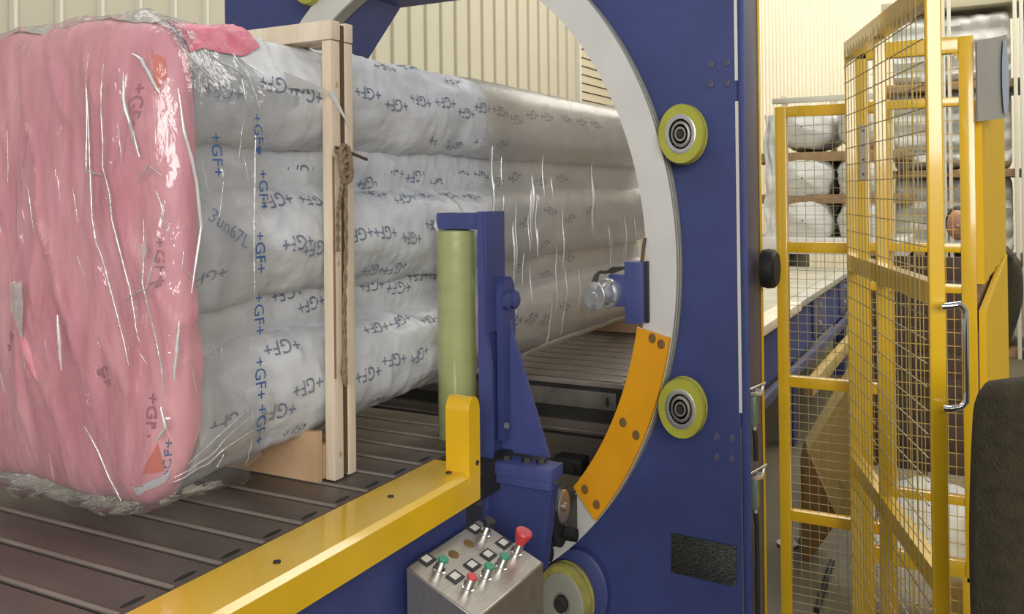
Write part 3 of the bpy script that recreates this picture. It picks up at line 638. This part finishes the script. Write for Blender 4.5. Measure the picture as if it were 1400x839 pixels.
# wooden crate frames
def crate(x0, x1, label, two=False):
    t = thing('crate_frame', ((x0+x1)/2, 0, .95), label, 'wooden frame', 'timber frames around the pipe load')
    obj('post', MB().box(x0, x1, -.420, -.389, .955, 2.105, .003), 'wood', t)
    obj('post', MB().box(x0, x1, .45, .50, .955, 2.105, .003), 'wood', t)
    obj('top_rail', MB().box(x0, x1, -.422, .502, 2.107, 2.158, .003), 'wood', t)
    obj('bottom_rail', MB().box(x0, x1, -.383, .45, .955, 1.045, .003), 'ply', t, label='tan bottom rail')
    return t
c1 = crate(-1.09, -1.053, 'pale timber frame around the pipes, the nearer of the pair beside the film roll')
for z in (1.99, 1.52, 1.02): obj('knot', MB().lathe((-1.068, -.420, z), (0, -1, 0), [(0, .006), (.0012, .005), (.0012, .0005)], 12, 1.4), 'ply', c1)
obj('bark_edge', MB().box(-1.089, -1.082, -.4215, -.418, 1.22, 1.80, .0005), 'brown', c1)
c2 = crate(-1.031, -1.0, 'pale timber frame around the pipes, the farther of the pair beside the film roll')
c3 = crate(1.50, 1.56, 'timber frame at the far end of the pipe load, seen through brown stretch film')
t = thing('gap_shade_strip', (-1.042, -.41, .96), 'dark brown strip standing in for shade in the gap between the two timber posts', 'strip')
obj('strip', MB().box(-1.0525, -1.0315, -.416, -.39, .96, 2.15), 'gap_shade', t, smooth=0)  # fills the open slit; its shade is put in as dark colour
t = thing('support_board', (-1.16, -.1, .952), 'tan plywood board standing under the pipes left of the timber post', 'board')
mb = MB(); mb.prism([(-1.115, .04, .953), (-1.115, -.385, .953), (-1.115, -.385, 1.085), (-1.115, -.15, 1.07), (-1.115, .0, 1.02), (-1.115, .04, 1.0)], (.016, 0, 0)); obj('board', mb, 'ply', t, smooth=0)

# twine
t = thing('twine_rope', (-1.08, -.45, 1.2), 'frayed brown twine knotted on the timber post and hanging down', 'rope')
def strand(pts, r, tw, name):
    P = [Vector(p) for p in pts]; Q = []
    for i in range(len(P)-1):
        for k in range(14): Q.append(P[i].lerp(P[i+1], k/14))
    Q.append(P[-1])
    for s_ in range(2):
        R = [q+Vector((math.cos(i*.75+s_*math.pi)*tw, -.006+math.sin(i*.75+s_*math.pi)*tw, 0)) for i, q in enumerate(Q)]
        obj(name, MB().tube(R, r, 6), 'rope', t, smooth=60)
strand([(-1.097, -.445, 1.821), (-1.064, -.45, 1.805), (-1.088, -.452, 1.769), (-1.099, -.45, 1.708), (-1.108, -.447, 1.655), (-1.110, -.447, 1.555)], .0035, .003, 'strand')
strand([(-1.115, -.445, 1.814), (-1.074, -.452, 1.785), (-1.080, -.45, 1.75), (-1.074, -.445, 1.577), (-1.085, -.445, 1.387), (-1.083, -.445, 1.224)], .0035, .003, 'strand')
for k in range(3): strand([(-1.085+.02*math.cos(a), -.452-.003*k, 1.80-.02*k+.03*math.sin(a)) for a in [j*.9 for j in range(8)]], .005, .003, 'knot')
obj('tie', MB().tube([(-1.10, -.44, 1.823), (-1.05, -.444, 1.812), (-.97, -.442, 1.795)], .0045, 6), 'dark_brown', t)
obj('fray', MB().tube([(-1.083, -.448, 1.30), (-1.09, -.452, 1.24), (-1.08, -.45, 1.205)], .012, 8, rs=[.004, .009, .006]), 'rope', t)

# ================================================================== guards
def wires(mb, o, u, v, nu, nv, r):
    o, u, v = Vector(o), Vector(u), Vector(v); n = u.cross(v).normalized()
    for i in range(1, nu): a = o+u*(i/nu)+n*r; mb.tube([a, a+v], r, 4, cap=False)
    for j in range(1, nv): a = o+v*(j/nv)-n*r; mb.tube([a, a+u], r, 4, cap=False)
    return mb
def tubebox(mb, a, b, w1, w2, side):    # rectangular bar a->b, width w1 along side, w2 along the other normal
    a, b = Vector(a), Vector(b); d = (b-a).normalized(); s_ = Vector(side).normalized(); q = d.cross(s_).normalized()
    P = [a+s_*x+q*y for x, y in ((-w1/2, -w2/2), (w1/2, -w2/2), (w1/2, w2/2), (-w1/2, w2/2))]
    return mb.prism(P, b-a)
# far mesh panel
t = thing('mesh_guard_panel', (.5, -1.35, 0), 'yellow framed wire mesh guard right beside the blue machine frame', 'guard fence')
for yy in (-1.255, -1.62):
    obj('upright', MB().box(.485, .525, yy-.02, yy+.02, 0, 2.01, .003), 'orange' if 0 else 'yellow', t)
for z in (1.99, 1.485, .985, .487, .02): obj('rail', MB().box(.487, .523, -1.60, -1.275, z-.02, z+.02, .003), 'yellow', t)
for z0, z1 in ((.04, .467), (.507, .965), (1.005, 1.465), (1.505, 1.97)):
    obj('wire_mesh', wires(MB(), (.505, -1.275, z0), (0, -.325, 0), (0, 0, z1-z0), 10, 14, .0014), 'mesh', t, kind='stuff')
# open door nearest the camera
H = Vector((.045, -1.538, 0)); N_ = Vector((-.821, -1.826, 0)); D_ = (N_-H).normalized(); W_ = .90
PERP = Vector((D_.y, -D_.x, 0)) if Vector((D_.y, -D_.x, 0)).y < 0 else Vector((-D_.y, D_.x, 0))
t = thing('mesh_gate', tuple(H), 'open yellow mesh gate standing nearest the camera, with a chrome handle', 'gate')
for s_ in (0, .42, .950):
    c = H+D_*(W_*s_+.007)+PERP*.018
    nm = 'upright'; mb = MB(); tubebox(mb, c, c+Vector((0, 0, 2.16)), .014, .034, D_); o = obj(nm, mb, 'yellow', t, smooth=0)
    b = o.modifiers.new('b', 'BEVEL'); b.width = .004; b.segments = 2
for z in (2.135, 1.47, .845, .2):
    mb = MB(); c = H+PERP*.018+Vector((0, 0, z)); tubebox(mb, c, c+D_*W_*.96, .05, .034, (0, 0, 1)); obj('rail', mb, 'yellow', t, smooth=0)
for a0, a1 in ((0.015, .415), (.432, .955)):
    for z0, z1 in ((.22, .82), (.87, 1.45), (1.49, 2.11)):
        nz_ = round((z1-z0)/.048); nu = max(4, round((a1-a0)*W_/.040))
        obj('wire_mesh', wires(MB(), H+D_*W_*a0-PERP*.004+Vector((0, 0, z0-.02)), D_*W_*(a1-a0), (0, 0, z1-z0+.04), nu, nz_, .0017), 'mesh', t, kind='stuff')
hp = Vector((-.805, -1.852, 0)); ho = hp+Vector((.012, -.030, 0))
hm = MB(); A = [hp+Vector((-.004, .014, 1.447)), hp+Vector((0, 0, 1.448)), hp.lerp(ho, .7)+Vector((0, 0, 1.452)), ho+Vector((0, 0, 1.44)), ho+Vector((0, 0, 1.42)), ho+Vector((0, 0, 1.27)), ho+Vector((0, 0, 1.245)), hp.lerp(ho, .7)+Vector((0, 0, 1.233)), hp+Vector((0, 0, 1.228)), hp+Vector((-.004, .014, 1.229))]
obj('handle', hm.tube(A, .007, 12), 'chrome', t, label='chrome pull handle')
# fixed frame behind the gate
t = thing('mesh_guard_panel', (.4, -1.72, 0), 'yellow framed wire mesh guard with rounded corner, seen behind the open gate', 'guard fence')
X3 = .38
obj('upright', MB().box(X3-.02, X3+.02, -1.575, -1.535, 0, 2.17, .003), 'yellow', t)
pl3 = obj('hinge_plate', MB().box(X3-.026, X3-.02, -1.57, -1.545, 1.73, 1.92, .002), 'greyboard', t)
for z in (1.75, 1.80, 1.85, 1.90):
    obj('screw', MB().lathe((X3-.026, -1.56, z), (-1, 0, 0), [(0, .005), (.003, .004), (.003, .0005)], 8), 'dark', pl3)
mb = MB(); rc_ = .03
mb.box(X3-.02, X3+.02, -1.900, -1.855, .40, 2.20, .004); obj('upright', mb, 'yellow', t)
mb = MB().box(X3-.02, X3+.02, -1.855, -1.53, 2.145, 2.20, .004)
mb.prism([(X3-.018, -1.855, 2.145), (X3-.018, -1.835, 2.145), (X3-.018, -1.846, 2.14), (X3-.018, -1.852, 2.13), (X3-.018, -1.855, 2.12)], (.036, 0, 0)); obj('top_rail', mb, 'yellow', t)
for z, h in ((1.985, .03), (1.50, .03), (1.365, .03), (.665, .03), (.44, .055)): obj('rail', MB().box(X3-.016, X3+.016, -1.856, -1.575, z-h/2, z+h/2, .003), 'yellow', t)
obj('upright', MB().box(X3-.02, X3+.02, -1.885, -1.845, 0, .42, .003), 'yellow', t)
for z0, z1 in ((.47, .65), (.68, 1.35), (1.38, 1.485), (1.515, 1.97), (2.0, 2.145), (.02, .41)):
    obj('wire_mesh', wires(MB(), (X3+.01, -1.575, z0), (0, -.28, 0), (0, 0, z1-z0), 12, max(2, round((z1-z0)/.045)), .0016), 'ywire', t, kind='stuff')
# solid yellow side wall of the guard
t = thing('slatted_guard_wall', (1.2, -1.95, 0), 'yellow guard wall of upright slats with a ledge, behind the mesh guards on the right', 'guard fence')
ya = lambda x: -1.900-(x-.46)*.078
b0 = .46
xs = [.46, .66, .95, 1.27, 1.62]
for i, x in enumerate(xs[:-1]):
    x1 = xs[i+1]-.012
    obj('slat', MB().prism([(x, ya(x), 1.375+i*.008), (x1, ya(x1), 1.375+i*.008), (x1, ya(x1)-.022, 1.375+i*.008), (x, ya(x)-.022, 1.375+i*.008)], (0, 0, .62)), 'ymatte', t, smooth=0)
    za, zb = 1.285+(x-.46)*.1, 1.285+(x1-.46)*.1
    P = [(x, ya(x)-.004, 0), (x1, ya(x1)-.004, 0), (x1, ya(x1)-.004, zb), (x, ya(x)-.004, za)]
    obj('lower_panel', MB().prism(P, (-.0, -.022, 0)), 'ymatte', t, smooth=0)
mb = MB(); mb.prism([(.46, ya(.46)+.008, 1.2), (1.6, ya(1.6)+.008, 1.2), (1.6, ya(1.6)+.008, 1.5), (.46, ya(.46)+.008, 1.5)], (0, .02, 0)); obj('backing_board', mb, 'brown', t, smooth=0, label='brown backing board')
# draped grey sheet
t = thing('grey_sheet', (.6, -1.93, 1.9), 'curled grey plastic sheet with pale blue edge hanging above the slatted guard', 'sheet')
def gs(u, v):
    x = .34+u*.32; yy = -1.905-.095*u-.012*math.sin(u*3.1); return Vector((x, yy, 1.915+.03*u+v*(.262+.03*u)))
a = MB(); a.grid(gs, 16, 8); n_ = len(a.v); a.v += [(p[0]+.003, p[1]-.004, p[2]) for p in a.v]; a.f += [tuple(i+n_ for i in q)[::-1] for q in a.f]
obj('sheet', a, 'greyboard', t, smooth=60)
def bs(u, v):
    k = .35+.65*math.sin(min(1, v*1.05)*math.pi)**.6; uu = .62+.36*u*k+.12*(1-k); p = gs(uu, .05+.9*v); return p+Vector((-.004, -.009, 0))
a = MB(); a.grid(bs, 6, 12); obj('blue_edge', a, 'bluesheet', t, smooth=60, label='pale blue curled edge')

# ================================================================== background goods
def lump(u, v, c, L, ry, rz, sd):
    th = v*2*math.pi; e = min(1, u/.12, (1-u)/.12); k = math.sqrt(max(.0, 1-(1-e)**2))*.97+.03
    g = 1+.16*nz(math.cos(th)*1.8+sd, math.sin(th)*1.8, u*3)+.10*abs(nz(math.cos(th)*4, math.sin(th)*4+sd, u*9))
    R = sec(th, ry, rz, 2.8)*k*g
    return Vector((c[0]+u*L, c[1]-math.cos(th)*R, c[2]+math.sin(th)*R))
t = thing('timber_pallet_rack', (6.3, -.3, 0), 'stacked timber dunnage holding white-wrapped rolls behind the far mesh guard', 'rack')
X0 = 6.35
for z in (2.02, 1.60): obj('plank', MB().box(X0-.1, X0+1.0, -1.3, .25, z-.045, z+.045, .005), 'brown', t)
obj('white_beam', MB().box(X0-.2, X0+1.0, -1.3, .25, 1.06, 1.22, .006), 'label', t)
for yy in (-.95, -.1): obj('block', MB().box(X0, X0+1, yy-.12, yy+.12, .0, 1.06, .006), 'dark', t)
for yy in (-.50, .02): obj('stake', MB().box(X0+.95, X0+1.0, yy-.03, yy+.03, 1.2, 2.75, .004), 'wood', t)
obj('top_stake_rail', MB().box(X0+.93, X0+.99, -.95, .15, 2.66, 2.72, .004), 'greyboard', t)
k = 0
for zi, z in enumerate((2.32, 1.81, 1.39)):
    for yi, yy in enumerate((-.35, -.88)):
        k += 1
        nm = ('upper', 'middle', 'lower')[zi]+' row, '+('left' if yi == 0 else 'right')
        t = thing('wrapped_roll', (X0+.4, yy, z-.2), 'white plastic-wrapped roll seen end-on through the far guard, %s' % nm, 'roll', 'white wrapped rolls behind the far guard')
        mb = MB(); mb.grid(lambda u, v: lump(u, v, (X0-.15, yy, z), 1.1, .27 if yi == 0 else .21, .22, k*3.1), 30, 48, True); obj('wrap', mb, 'sack_old', t, smooth=70)
t = thing('plastic_drape', (3, -.6, .9), 'crumpled white plastic hanging between the machine frame and far guard', 'plastic sheet')
def dr(u, v): return Vector((6.235+.03*nz(u*5, v*6, 1), .02-u*.14+.03*nz(v*6, u*3, 4), 1.2+v*1.25))
mb = MB(); mb.grid(dr, 14, 40); n_ = len(mb.v); mb.v += [(p[0]+.01, p[1], p[2]) for p in mb.v]; mb.f += [tuple(i+n_ for i in q)[::-1] for q in mb.f]; obj('drape', mb, 'sack_old', t, smooth=70)

# storage rack on the right
t = thing('storage_rack', (7.8, -3, 0), 'tall storage rack of cream posts at the far right', 'rack')
XR = 7.4
for yy in (-2.26, -1.62, -4.6):
    obj('post', MB().box(XR-.26, XR-.20, yy-.045, yy-.01, 0, 4.0, .004).box(XR-.26, XR-.20, yy+.01, yy+.045, 0, 4.0, .004), 'wall_rib', t)
for i, z in enumerate((.04, .94, 1.84, 2.74)): obj('beam', MB().box(XR-.2, XR+.9, -4.6, -1.0, z-.04, z+.04, .005), 'brown', t)
obj('beam', MB().box(XR-.12, XR+.9, -4.6, -1.0, 3.55, 3.66, .005), 'siding', t)
def bale(c, ly, h, sd):
    def fn(u, v):
        yy = c[1]-u*ly; th = v*2*math.pi; R = sec(th, .42, h/2, 6)
        z = math.sin(th)*R; x = -math.cos(th)*R
        b = .10*abs(math.sin(z/h*math.pi*4+.4))*(1 if math.cos(th) > 0 else 0)
        e = min(1, u/.06, (1-u)/.06); k = .86+.14*math.sqrt(max(0, 1-(1-e)**2))
        g = k*(1+.10*nz(yy*2.5+sd, z*9, 2)+.08*abs(nz(yy*6, z*16, sd)))
        return Vector((c[0]+x*g+.4-b, yy, c[2]+z*g))
    mb = MB(); mb.grid(fn, 70, 64, True); n0 = len(mb.v); mb.f += [tuple(range(64))[::-1], tuple(range(n0-64, n0))]; return mb
lv = ('floor level', 'second level', 'third level', 'top level')
for i, z in enumerate((.50, 1.40, 2.30, 3.14)):
    for j, (y0, ly) in enumerate(((-2.32, 2.0), (-1.1, 1.1))):
        t = thing('wrapped_bale', (XR+.3, y0-ly/2, z-.4), 'long white-wrapped bale on the storage rack, %s, %s of the post' % (lv[i], ('right', 'left')[j]), 'bale', 'white wrapped bales on the storage rack')
        obj('wrap', bale((XR, y0, z), ly, .80 if i < 3 else .72, i*7+j*3), 'sack_old', t, smooth=60)
t = thing('floor_bale', (1.6, -1.7, 0), 'low white plastic-wrapped bale lying on the floor behind the gate', 'bale')
mb = MB(); mb.grid(lambda u, v: lump(u, v, (.75, -1.68, .13), 1.3, .21, .13, 44), 40, 40, True); obj('wrap', mb, 'sack_old', t, smooth=70)
# brown crate and white goods seen through the gate
t = thing('brown_crate', (2.6, -1.5, 0), 'dark brown slatted crate behind the yellow gate', 'crate')
for i in range(9): obj('board', MB().box(2.6, 2.62, -1.95, -1.28, .1+i*.135, .1+i*.135+.132, .004), 'dark_brown', t)
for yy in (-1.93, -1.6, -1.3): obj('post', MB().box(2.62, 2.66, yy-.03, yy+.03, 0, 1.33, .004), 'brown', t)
# leaning tan board
t = thing('tan_box', (1.3, -1.3, .2), 'tan folded board leaning behind the far mesh guard near the floor', 'board')
mb = MB(); P = [(1.30, -1.225, .479), (1.22, -1.46, .90), (1.22, -1.46, .30), (1.30, -1.326, .215)]
mb.prism(P, (.02, .0, 0)); obj('front_sheet', mb, 'tan', t, smooth=0)
mb = MB(); mb.prism([(1.30, -1.225, .479), (1.22, -1.46, .90), (1.23, -1.43, .91), (1.32, -1.195, .487)], (.25, .05, 0)); obj('top_edge', mb, 'tan', t, smooth=0)
mb = MB(); mb.prism([(1.32, -1.20, .482), (1.32, -1.326, .205), (1.32, -1.20, .0), (1.32, -1.17, .0), (1.32, -1.18, .4)], (.25, .06, 0)); obj('side_sheet', mb, 'tan_dark', t, smooth=0, label='side sheet with its shade painted in as brown')  # board's side away from the light, darkened by colour
# small things on floor
t = obj('white_scrap', MB().lathe((1.45, -1.075, 0), (0, 0, 1), [(0, .04), (.012, .05), (.02, .03), (.022, .002)], 12), 'label'); tag(t, 'small white plastic scrap on the floor beyond the mesh guard', 'scrap')
t = obj('dark_rod', MB().tube([(1.33, -1.295, .012), (.80, -1.31, .012)], .012, 8), 'black'); tag(t, 'thin dark rod lying on the floor beyond the mesh guard', 'rod')

# ================================================================== person behind the guard wall
def limb_mesh(verts, edges, radii, name, m, parent, sub=2):
    me = bpy.data.meshes.new(name); base = root_loc(parent); me.from_pydata([tuple(Vector(v)-base) for v in verts], edges, [])
    o = bpy.data.objects.new(name, me); COL.objects.link(o); o.parent = parent
    sk = o.modifiers.new('skin', 'SKIN'); sk.use_smooth_shade = True
    for i, r in enumerate(radii): me.skin_vertices[0].data[i].radius = r if isinstance(r, tuple) else (r, r)
    me.skin_vertices[0].data[0].use_root = True
    s_ = o.modifiers.new('sub', 'SUBSURF'); s_.levels = sub; s_.render_levels = sub
    me.materials.append(M[m]); return o
PX = 4.45
t = thing('person', (PX, -1.9, 0), 'person in dark clothing bending forward behind the yellow guard wall', 'person')
V = [(PX, -2.03, .80), (PX, -2.04, .98), (PX-.03, -2.0, 1.15), (PX-.06, -1.93, 1.28), (PX-.08, -1.86, 1.35), (PX-.10, -1.80, 1.40),
     (PX-.1, -2.03, .72), (PX-.12, -1.98, .42), (PX-.08, -2.0, .09), (PX-.2, -1.98, .05),
     (PX+.1, -2.03, .72), (PX+.06, -1.98, .42), (PX+.12, -2.02, .09), (PX+.0, -2.0, .05),
     (PX-.22, -1.97, 1.22), (PX-.27, -1.92, .95), (PX-.33, -1.75, .85), (PX+.14, -1.97, 1.22), (PX+.17, -1.94, .95), (PX+.05, -1.74, .86)]
E_ = [(0, 1), (1, 2), (2, 3), (3, 4), (4, 5), (0, 6), (6, 7), (7, 8), (8, 9), (0, 10), (10, 11), (11, 12), (12, 13), (3, 14), (14, 15), (15, 16), (3, 17), (17, 18), (18, 19)]
R_ = [.15, .16, .17, .15, .07, .055, .10, .07, .05, .045, .10, .07, .05, .045, .07, .05, .035, .07, .05, .035]
body = limb_mesh(V, E_, R_, 'body', 'mud', t)
hd = MB()
def head(u, v):
    th = u*math.pi; ph = v*2*math.pi; d = Vector((math.sin(th)*math.cos(ph)*.085, math.sin(th)*math.sin(ph)*.075, math.cos(th)*.115))
    return Vector((PX-.13, -1.765, 1.43))+d
hd.grid(head, 20, 28, True); hd.lathe((PX-.215, -1.765, 1.42), (-1, 0, -.2), [(0, .016), (.02, .008)], 8); hd.box(PX-.21, PX-.2, -1.785, -1.745, 1.365, 1.372)
obj('head', hd, 'skin', t, smooth=80)
hr = MB()
hr.grid(lambda u, v: Vector((PX-.10, -1.775, 1.44))+Vector((math.sin(u*2.2)*math.cos(v*2*math.pi)*.095, math.sin(u*2.2)*math.sin(v*2*math.pi)*.095, math.cos(u*2.2)*.13)), 16, 28, True)
obj('hair', hr, 'hair', t, smooth=80)
for hx, hy, hz in ((PX-.33, -1.75, .85), (PX+.05, -1.74, .86)):
    hm = MB(); hm.tube([(hx, hy, hz), (hx-.02, hy+.05, hz-.01)], .03, 8, rs=[.028, .032])
    for q in range(4): hm.tube([(hx-.03+.018*q, hy+.05, hz-.01), (hx-.03+.018*q, hy+.09, hz-.02), (hx-.03+.018*q, hy+.105, hz-.045)], .008, 6)
    hm.tube([(hx-.035, hy+.02, hz), (hx-.055, hy+.055, hz-.015)], .009, 6)
    obj('hand', hm, 'skin', t, smooth=80)

# ================================================================== dark chair at the lower right
t = thing('padded_chair', (-1.05, -2.15, 0), 'dark olive padded chair back rising at the lower right corner', 'chair')
def cb(u, v):
    th = v*2*math.pi; z = .62+u*.742; wy = .235+.02*math.sin(u*2.6)+.012*(1-u); e = min(1, (1-u)/.10, u/.1); k = .80+.20*math.sqrt(max(0, 1-(1-e)**2))
    if u > .999 or u < .001: k = .6
    R = sec(th, wy*k, .05, 3.5) if 0 else None
    c, s = math.cos(th), math.sin(th); n = 4; rr_ = (abs(c/(wy*k))**n+abs(s/.05)**n)**(-1/n)
    return Vector((-1.08+s*rr_+.10*(u-.5)*0, -2.148-c*rr_*-1, z))
mb = MB(); mb.grid(cb, 40, 48, True); n0 = len(mb.v); mb.f += [tuple(range(48))[::-1], tuple(range(n0-48, n0))]
obj('backrest', mb, 'mud', t, smooth=60)
mb = MB().box(-1.0, -.55, -2.38, -1.93, .50, .58, .03); obj('seat', mb, 'mud', t)
obj('column', MB().lathe((-.80, -2.15, .10), (0, 0, 1), [(0, .03), (.40, .025)], 16), 'black', t)
obj('back_bracket', MB().box(-1.04, -.95, -2.19, -2.11, .50, .80, .01), 'black', t)
for k in range(5):
    a = k*2*math.pi/5+.3; lg = obj('leg', MB().tube([(-.80, -2.15, .11), (-.80+.28*math.cos(a), -2.15+.28*math.sin(a), .07)], .018, 8), 'black', t)
    obj('caster', MB().lathe((-.80+.28*math.cos(a)-.012, -2.15+.28*math.sin(a), .03), (1, 0, 0), [(0, .03), (.024, .03)], 16), 'black', lg)
